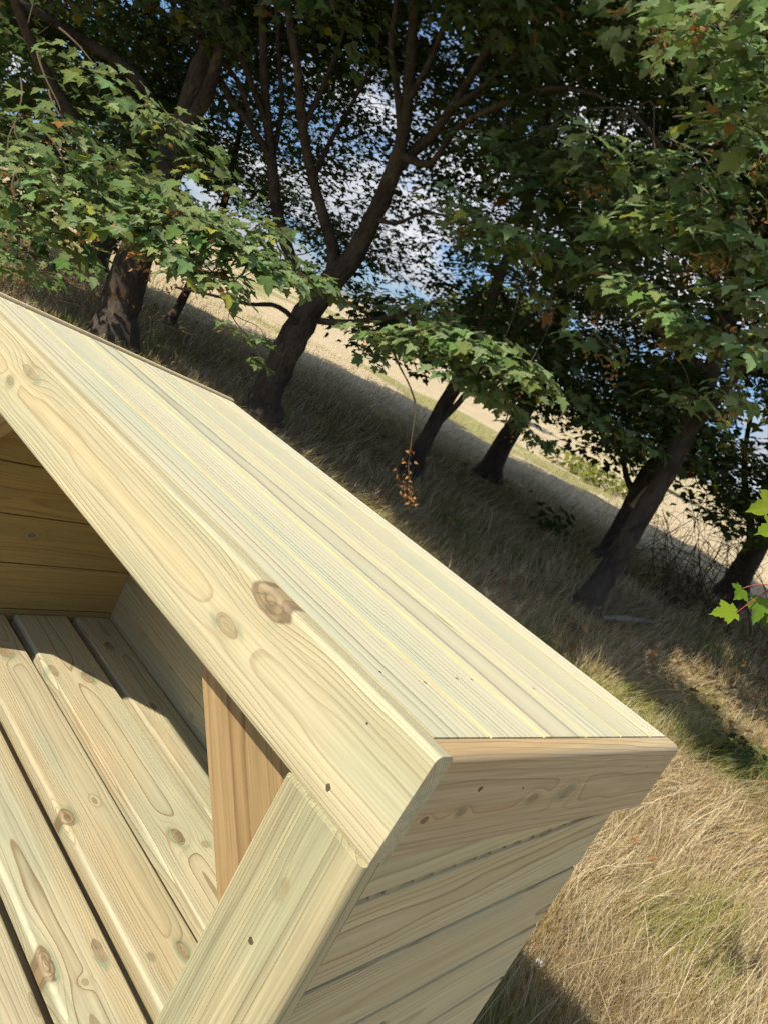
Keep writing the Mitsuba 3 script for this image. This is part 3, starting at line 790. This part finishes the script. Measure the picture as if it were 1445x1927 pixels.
sprig = np.random.default_rng(77)
hub = at(1462, 1105, 2.15)
for (x, y, d, size, tx, ty, c) in [(1396, 1108, 2.12, 0.052, -0.5, 0.45, (0.13, 0.24, 0.03)), (1428, 1124, 2.08, 0.062, -0.3, 0.8, (0.15, 0.27, 0.04)), (1386, 1153, 2.0, 0.060, -0.97, 0.2, (0.19, 0.29, 0.03)), (1432, 1150, 2.15, 0.055, 0.1, 0.9, (0.11, 0.20, 0.03)),
                                   (1478, 1000, 2.0, 0.085, -0.9, 0.5, (0.18, 0.28, 0.03)), (1470, 948, 2.05, 0.075, -0.95, 0.3, (0.20, 0.27, 0.03)), (1452, 1140, 2.1, 0.06, 0.2, 0.8, (0.13, 0.23, 0.04)), (1500, 1060, 2.1, 0.09, 0.5, 0.5, (0.14, 0.24, 0.04))]:
    V, F = LEAFV[0][int(sprig.integers(0, 4))]
    o = at(x, y, d)
    Rm = frames((np.array([0, 0, 0.75]) - R_FWD * 0.75 + sprig.normal(0, 0.15, 3))[None], img_dir(tx, ty, 0.25)[None])[0]
    put('leaf', mikit.ply((V @ Rm.T * size + o, F), 'leaf', smooth=True, color=np.repeat(np.array([c]), len(V), 0)), t_side, label='bright yellow-green leaf on a red stalk')
    put('leaf_stalk', mikit.ply(tube([hub, (hub + o) / 2 + [0, 0, 0.01], o], [0.0018, 0.0013, 0.0012], 5), 'red_stalk', smooth=True), t_side)
put('twig', mikit.ply(tube([[0.34, 1.62, 1.34], (np.array([0.34, 1.62, 1.34]) + hub) / 2 + [0, 0, .02], hub], [0.0035, 0.003, 0.002], 6), 'red_stalk', smooth=True), t_side)

# a bare hanging twig with dried seed bunches under the centre tree, and a pale broken stub on the black trunk
tw = [at(735, 650, 4.8), at(752, 690, 4.7), at(770, 725, 4.6), at(782, 765, 4.55), at(778, 800, 4.5), at(772, 845, 4.5), at(768, 880, 4.5), at(778, 925, 4.5)]
put('hanging_twig', mikit.ply(tube(tw, [0.008, 0.006, 0.005, 0.005, 0.0045, 0.005, 0.004, 0.003], 6), 'twig', smooth=True), t_main)


def seed_bunch(c, parent, n=18, spread=0.03):
    r = np.random.default_rng(int(abs(c[0]) * 1e4))
    parts = []
    for _ in range(n):
        V, F = LEAFV[2][0]
        Rm = frames(r.normal(0, 1, (1, 3)), r.normal(0, 1, (1, 3)) - [[0, 0, 0.6]])[0]
        parts.append((V * [0.4, 1, 0.5] @ Rm.T * 0.03 + c + r.normal(0, spread, 3), F))
    put('seed_cluster', mikit.ply(join(parts), 'seed_brown', smooth=False), parent, kind='stuff')


for (x, y) in [(762, 862), (755, 906), (776, 940), (768, 925)]:
    seed_bunch(at(x, y, 4.5), t_main)
for (x, y, d) in [(225, 555, 5.0), (240, 470, 4.7), (590, 540, 4.8), (330, 545, 4.6)]:
    seed_bunch(at(x, y, d), t_main, 16, 0.035)
for (x, y, d) in [(1290, 465, 4.2), (1350, 500, 4.1), (1300, 510, 4.2), (1250, 650, 4.3), (1150, 690, 4.6), (1395, 620, 4.0), (1420, 410, 4.1), (1080, 350, 4.9), (1310, 270, 4.3), (1110, 600, 4.8), (960, 750, 4.6)]:
    seed_bunch(at(x, y, d), t_pale, 26, 0.05)
scene['pale_wood'] = {'type': 'twosided', 'bsdf': {'type': 'principled', 'base_color': rgb((0.40, 0.30, 0.19)), 'roughness': 0.8}}
db = TREES[t_black]['d0']
put('broken_stub', mikit.ply(tube([at(1192, 955, db - 0.25), at(1215, 925, db - 0.3), at(1246, 886, db - 0.3)], [0.06, 0.05, 0.008], 7, 0.3), 'pale_wood', smooth=True), t_black)

# ------------------------------------------------------------------ small things on the ground
scene['grey_wood'] = {'type': 'twosided', 'bsdf': {'type': 'principled', 'base_color': mikit.proc(bark_fn((0.30, 0.28, 0.25), (0.15, 0.135, 0.12), (0.36, 0.34, 0.28))), 'roughness': 0.8}}
k = thing('fallen_branch', 'grey bare fallen branch lying on the shaded dry grass', 'branch')
a, b = ground_point(1122, 1180), ground_point(1215, 1186)
scene[k] = mikit.ply(tube([a + [0, 0, .09], a * .6 + b * .4 + [0, 0, .11], b + [0, 0, .10]], [0.022, 0.028, 0.020], 8, 0.25), 'grey_wood', smooth=True)

sr = np.random.default_rng(55)
k = thing('twiggy_shrub', 'tangle of bare dark twigs beside the dark trunk at the right', 'shrub')
base = ground_point(1300, 1140)
stems = []
for i in range(48):
    p = base + np.r_[sr.normal(0, 0.55, 2), 0]
    top = at(sr.uniform(1215, 1420), sr.uniform(920, 1110), np.linalg.norm(base - CAM) + sr.normal(0, 0.5))
    mid = (p + top) / 2 + sr.normal(0, 0.18, 3)
    stems.append(tube([p, mid, top, top + sr.normal(0, 0.16, 3)], [0.009, 0.006, 0.004, 0.002], 4))
    for _ in range(3):
        e = mid + (top - mid) * sr.random()
        stems.append(tube([e, e + sr.normal(0, 0.14, 3), e + sr.normal(0, 0.28, 3)], [0.005, 0.004, 0.002], 3))
put('twigs', mikit.ply(join(stems), 'twig', smooth=True), k, kind='stuff')

scene['rust_leaf'] = {'type': 'principledthin', 'base_color': rgb((0.34, 0.11, 0.045)), 'roughness': 0.5, 'diff_trans': 0.4, 'eta': 1.4}
for (x, y, lab) in [(1232, 1615, 'orange fallen leaf in the sunlit grass, largest of them'), (1192, 1578, 'orange fallen leaf above and left of the largest one'), (1240, 1474, 'orange fallen leaf in the grass close to the roof corner'),
                    (1106, 1868, 'orange fallen leaf nearest the shelter shadow at the bottom'), (1255, 1730, 'orange-brown fallen leaf in the grass right of the wall')]:
    g = ground_point(x, y)
    g = g + (CAM - g) / np.linalg.norm(CAM - g) * 0.13
    k = thing('fallen_leaf', lab, 'leaf', 'orange leaves fallen on the dry grass')
    V, F = LEAFV[0][1]
    Rm = frames(np.array([[0.1, -0.3, 1.0]]) + sr.normal(0, 0.3, (1, 3)), sr.normal(0, 1, (1, 3)))[0]
    scene[k] = mikit.ply((V @ Rm.T * (0.032 if x == 1232 else 0.022) + g, F), 'rust_leaf', smooth=True)
k = thing('pebble', 'small pale grey pebble in the grass beside the shelter shadow', 'stone')
g = ground_point(1015, 1813)
pm = trimesh.creation.icosphere(2, 0.011)
pm.apply_scale([1.3, 1, 0.8])
pm.vertices += 0.004 * (np_noise(pm.vertices * 90)[:, None] - 0.5) + g + (CAM - g) / np.linalg.norm(CAM - g) * 0.10
scene[k] = mikit.ply(pm, {'type': 'principled', 'base_color': rgb((0.5, 0.5, 0.5)), 'roughness': 0.7}, smooth=True)


def low_plant(label, px, py, h, n, spread, col, size):
    k = thing('low_plant', label, 'plant')
    g = ground_point(px, py)
    r = np.random.default_rng(int(px))
    P = g + np.c_[r.normal(0, spread, (n, 2)), r.uniform(0.02, h, n)]
    tips = np.c_[P[:, :2] - g[:2], r.uniform(0, spread, n)] + r.normal(0, 0.05, (n, 3))
    V, F, C = leaves_mesh(P, frames(np.array([0, 0, 1.0]) + r.normal(0, 0.45, (n, 3)), tips), size * r.uniform(.6, 1.2, n), np.array(col)[None] * r.uniform(.7, 1.3, (n, 1)), 2, r)
    put('leaves', mikit.ply((V, F), 'leaf', smooth=False, color=C), k, kind='stuff')


low_plant('dark green weed growing in the shade of the trees by the dark trunks', 1030, 1005, 0.35, 60, 0.16, (0.05, 0.10, 0.03), 0.10)
low_plant('dark green low plant at the edge of the tree shade on the right', 1385, 1440, 0.14, 120, 0.13, (0.06, 0.10, 0.04), 0.05)
low_plant('bright green low shrub out in the sunlit field', 1110, 905, 0.5, 500, 0.75, (0.22, 0.25, 0.06), 0.16)


def far_tree(label, px, d, hgt, wid, col):
    k = thing('far_tree', label, 'tree')
    g = at(px, 527 + (px - 600) * 0.5176, d) * [1, 1, 0]
    r = np.random.default_rng(int(px))
    put('trunk', mikit.ply(tube([g, g + [0, 0, hgt * 0.4], g + [0.1, 0, hgt * 0.8]], [0.22, 0.18, 0.05], 8), 'bark', smooth=True), k)
    cc = r.normal(0, 1, (60, 3))
    cc = g + [0, 0, hgt * 0.58] + cc / np.linalg.norm(cc, axis=1, keepdims=True) * r.random((60, 1)) ** .4 * [wid / 2, wid / 2, hgt * 0.42]
    P = cc[r.integers(0, 60, 3600)] + r.normal(0, 0.32, (3600, 3))
    C = np.array(col)[None] * r.uniform(.6, 1.35, (3600, 1))
    V, F, C = leaves_mesh(P, frames(np.array([0, 0, 0.8]) + r.normal(0, 0.5, (3600, 3)), r.normal(0, 1, (3600, 3))), 0.24 * r.uniform(.7, 1.2, 3600), C, 2, r)
    put('foliage', mikit.ply((V, F), 'leaf', smooth=False, color=C), k, kind='stuff')


far_tree('yellow-green sunlit tree far off behind the forked trunk', 890, 40, 6.0, 5.0, (0.17, 0.20, 0.045))
far_tree('mid-green distant tree beyond the field on the right', 1240, 48, 6.5, 6.0, (0.10, 0.14, 0.045))
far_tree('deep green distant tree at the far left of the field', 40, 36, 9.0, 8.0, (0.05, 0.12, 0.03))
# torn wood fibres left in the uppermost groove of the end wall
tf = np.random.default_rng(4)
bl, y = [], 0.012
while y < 0.50:
    ln = tf.uniform(0.006, 0.026)
    bx = trimesh.creation.box((0.0055, ln, 0.0062))
    bx.apply_translation([XW - 0.0040 - tf.uniform(0, 0.0015), y + ln / 2, Z0 - 0.0045 + ZG])
    bl.append((np.array(bx.vertices), np.array(bx.faces)))
    y += ln + tf.uniform(0.008, 0.030)
scene['fibre_wood'] = {'type': 'twosided', 'bsdf': {'type': 'principled', 'base_color': rgb((0.36, 0.31, 0.18)), 'roughness': 0.8}}
put('torn_fibres', mikit.ply(join(bl), 'fibre_wood', smooth=False), sh, kind='stuff')

# ------------------------------------------------------------------ ground and grass


def ground_z(x, y):
    p = np.stack([x, y, x * 0], -1)
    f = np.clip((np.hypot(x - 0, y - 0) - 1.6) / 3, 0, 1)
    return 0.10 * f * (np_fbm(p * 0.5, 3, 3) - 0.5) + 0.02 * (np_fbm(p * 3.0, 2, 5) - 0.5)


def ground_fn(p, n, uv):
    big = mikit.fbm(p.x * 0.35, p.y * 0.35, 1.0, 3)
    med = mikit.fbm(p.x * 2.2, p.y * 2.2, 2.0, 3)
    fine = mikit.fbm(p.x * 45, p.y * 45, 3.0, 3)
    straw = mix((0.17, 0.125, 0.07), (0.38, 0.30, 0.175), smoothstep(0.3, 0.7, fine))
    straw = mix(straw, (0.30, 0.24, 0.12), 0.6 * smoothstep(0.5, 0.65, med))
    straw = mix(straw, (0.17, 0.18, 0.07), 0.35 * smoothstep(0.56, 0.68, big))
    dist = dr.sqrt(p.x * p.x + p.y * p.y)
    dry = mix((0.46, 0.39, 0.26), (0.56, 0.48, 0.34), med)
    dry = mix(dry, (0.22, 0.25, 0.075), 0.7 * smoothstep(0.60, 0.68, mikit.fbm(p.x * 0.16 + 9, p.y * 0.22, 4.0, 4)))
    return mix(straw, dry, smoothstep(11, 16, dist))


scene['soil'] = {'type': 'twosided', 'bsdf': {'type': 'diffuse', 'reflectance': mikit.proc(ground_fn)}}
gx = np.concatenate([[-900, -300, -120, -60, -35], np.linspace(-22, 12, 150), [25, 60, 150, 500]])
gy = np.concatenate([[-300, -60, -20], np.linspace(-6, 24, 140), [32, 50, 90, 200, 500, 1200]])
X, Y = np.meshgrid(gx, gy)
Z = ground_z(X, Y)
nx, ny = len(gx), len(gy)
idx = np.arange(nx * ny).reshape(ny, nx)
Fg = np.stack([idx[:-1, :-1], idx[:-1, 1:], idx[1:, 1:], idx[1:, :-1]], -1).reshape(-1, 4)
put('ground', mikit.ply((np.stack([X, Y, Z], -1).reshape(-1, 3), Fg), 'soil', smooth=True), kind='structure')

scene['straw'] = {'type': 'principledthin', 'base_color': {'type': 'mesh_attribute', 'name': 'vertex_color'}, 'roughness': 0.5, 'diff_trans': 0.5, 'spec_trans': 0.0, 'eta': 1.35}


def blades(xy, h, w, lean, col, r, curl=0.5):
    n = len(xy)
    base = np.c_[xy, ground_z(xy[:, 0], xy[:, 1]) - 0.005]
    lv = np.array([0, 0.35, 0.7, 1.0])
    side = r.normal(0, 1, (n, 2))
    side /= np.linalg.norm(side, axis=1, keepdims=True)
    ctr = []
    for t in lv:
        horiz = lean * (h * (0.45 * t + curl * t * t))[:, None]
        up = h * np.sqrt(np.clip(1 - (np.linalg.norm(lean, axis=1) * (0.35 * t + curl * 0.6 * t)) ** 2, 0.06, 1)) * t
        ctr.append(np.c_[base[:, :2] + horiz, base[:, 2] + up])
    V = []
    for t, c in zip(lv, ctr):
        ww = (w * (1 - t) ** 0.6 * 0.5)[:, None]
        if t < 1:
            V += [c - np.c_[side, np.zeros(n)] * ww, c + np.c_[side, np.zeros(n)] * ww]
        else:
            V.append(c)
    V = np.stack(V, 1)
    F = np.array([(0, 1, 3), (0, 3, 2), (2, 3, 5), (2, 5, 4), (4, 5, 6)])
    Fs = (F[None] + (np.arange(n) * 7)[:, None, None]).reshape(-1, 3)
    shade = np.array([0.75, 0.75, 0.92, 0.92, 1.05, 1.05, 1.1])
    C = (col[:, None] * np.ones((1, 7, 1)))
    return V.reshape(-1, 3), Fs, C.reshape(-1, 3)


def scatter(n, r, dmin, dmax, power):
    """Ground points in view of the camera, denser towards it."""
    out = []
    have = 0
    while have < n:
        m = 60000
        x, y = r.uniform(-100, 1545, m), r.uniform(300, 2300, m)
        v = R_RIGHT * (x[:, None] - 722.5) + R_DOWN * (y[:, None] - 963.5) + R_FWD * F_PX
        ok = v[:, 2] < -20
        P = CAM + v * (CAM[2] / np.where(ok, -v[:, 2], 1))[:, None]
        d = np.linalg.norm(P - CAM, axis=1)
        ok &= (d > dmin) & (d < dmax)
        ok &= r.random(m) < (d / dmax) ** power
        ok &= ~((P[:, 0] > -L - 0.05) & (P[:, 0] < 0.04) & (P[:, 1] > -0.06) & (P[:, 1] < 0.67))
        out.append(P[ok][:, :2])
        have += ok.sum()
    return np.vstack(out)[:n]


gr = np.random.default_rng(31)
RIGHT2 = R_RIGHT[:2] / np.linalg.norm(R_RIGHT[:2])


def straw_colors(n, r):
    k = r.random((n, 1))
    c = np.array([0.40, 0.325, 0.20]) * (1 - k) + np.array([0.74, 0.65, 0.46]) * k
    m = r.random(n)
    c[m < 0.25] = np.array([0.36, 0.27, 0.10]) * r.uniform(0.8, 1.2, ((m < 0.25).sum(), 1))
    c[m > 0.93] = np.array([0.27, 0.15, 0.08])
    return c


def green_colors(n, r):
    k = r.random((n, 1))
    return np.array([0.16, 0.20, 0.05]) * (1 - k) + np.array([0.38, 0.40, 0.14]) * k


parts = []
for (n, d0, d1, pw, h0, h1, w) in ((80000, 2.0, 5.5, 0.6, 0.04, 0.16, 0.0024), (5000, 2.0, 6.0, 0.6, 0.16, 0.34, 0.0034), (60000, 4.5, 10, 0.5, 0.06, 0.22, 0.0045), (26000, 8, 22, 0.3, 0.08, 0.22, 0.010)):
    xy = scatter(n, gr, d0, d1, pw)
    n = len(xy)
    cl = np_fbm(np.c_[xy * 3.5, xy[:, :1] * 0], 3, 12)
    cl2 = np_noise(np.c_[xy * 1.1, xy[:, :1] * 0 + 4.0], 5)
    h = gr.uniform(h0, h1, n) * (0.55 + 0.9 * cl)
    ang = np_noise(np.c_[xy * 1.6, xy[:, :1] * 0 + 8.0], 3) * 6.3
    lean = RIGHT2 * 0.45 + np.c_[np.cos(ang), np.sin(ang)] * 0.55 + gr.normal(0, 0.35, (n, 2))
    col = straw_colors(n, gr)
    green = (np_fbm(np.c_[xy * 1.7, xy[:, :1] * 0 + 2.0], 3, 77) + gr.normal(0, 0.11, n)) > 0.66
    col[green] = green_colors(green.sum(), gr)
    parts.append((xy, h, np.full(n, w) * gr.uniform(0.6, 1.4, n), lean, col, green))
xy = np.c_[gr.uniform(-9, 5, 46000), gr.uniform(-4, 9, 46000)]
pq = px_of(np.c_[xy, np.zeros(len(xy))])
seen_ = (pq[:, 0] > -80) & (pq[:, 0] < 1530) & (pq[:, 1] > 200) & (pq[:, 1] < 2200)
inside_ = (xy[:, 0] > -L - 0.05) & (xy[:, 0] < 0.04) & (xy[:, 1] > -0.06) & (xy[:, 1] < 0.67)
xy = xy[~seen_ & ~inside_]
n = len(xy)
ang = np_noise(np.c_[xy * 1.6, xy[:, :1] * 0 + 8.0], 3) * 6.3
col = straw_colors(n, gr)
green = gr.random(n) < 0.12
col[green] = green_colors(green.sum(), gr)
parts.append((xy, gr.uniform(0.06, 0.2, n), gr.uniform(0.004, 0.009, n), np.c_[np.cos(ang), np.sin(ang)] * 0.6 + gr.normal(0, 0.35, (n, 2)), col, green))
for name, pick in (('dry_grass', False), ('green_grass', True)):
    Vs, Fs, Cs, off = [], [], [], 0
    for (xy, h, w, lean, col, green) in parts:
        s = green == pick
        V, F, C = blades(xy[s], h[s], w[s], lean[s], col[s], gr)
        Vs.append(V)
        Fs.append(F + off)
        Cs.append(C)
        off += len(V)
    put(name, mikit.ply((np.vstack(Vs), np.vstack(Fs)), 'straw', smooth=True, color=np.vstack(Cs)))
    labels[name] = {'label': 'dry straw-coloured meadow grass under and beyond the trees' if not pick else 'green grass patches growing among the dry straw', 'category': 'grass', 'kind': 'stuff'}
# dead leaves and litter in the grass under the trees
lr = np.random.default_rng(91)
xy = scatter(2600, lr, 2.6, 13, 0.9)
P = np.c_[xy, ground_z(xy[:, 0], xy[:, 1]) + lr.uniform(0.03, 0.11, len(xy))]
keep = (P[:, 1] > 4.8) & (P[:, 0] < 0.4 + 0 * P[:, 1])
P = P[keep]
n = len(P)
C = np.array([0.30, 0.19, 0.105])[None] * lr.uniform(0.5, 1.5, (n, 1)) * np.c_[lr.uniform(.9, 1.2, n), np.ones(n), lr.uniform(.7, 1.1, n)]
V, F, C = leaves_mesh(P, frames(np.array([0, 0, 1.0]) + lr.normal(0, 0.5, (n, 3)), lr.normal(0, 1, (n, 3))), lr.uniform(0.03, 0.085, n), C, 2, lr)
put('leaf_litter', mikit.ply((V, F), 'straw', smooth=False, color=C))
labels['leaf_litter'] = {'label': 'brown dead leaves scattered in the grass under the trees', 'category': 'leaf litter', 'kind': 'stuff'}
for part, text in (('front_fascia', 'cream knotty board along the front edge of the roof'), ('side_fascia', 'browner board closing the near end of the roof, in shade'), ('knee_brace', 'orange-brown diagonal brace between front board and post'),
                   ('side_fascia_001', 'brown board along the far end of the roof'), ('torn_fibres', 'row of torn fibres in the top groove of the end wall')):
    labels.setdefault(sh + '__' + part, {})['label'] = text
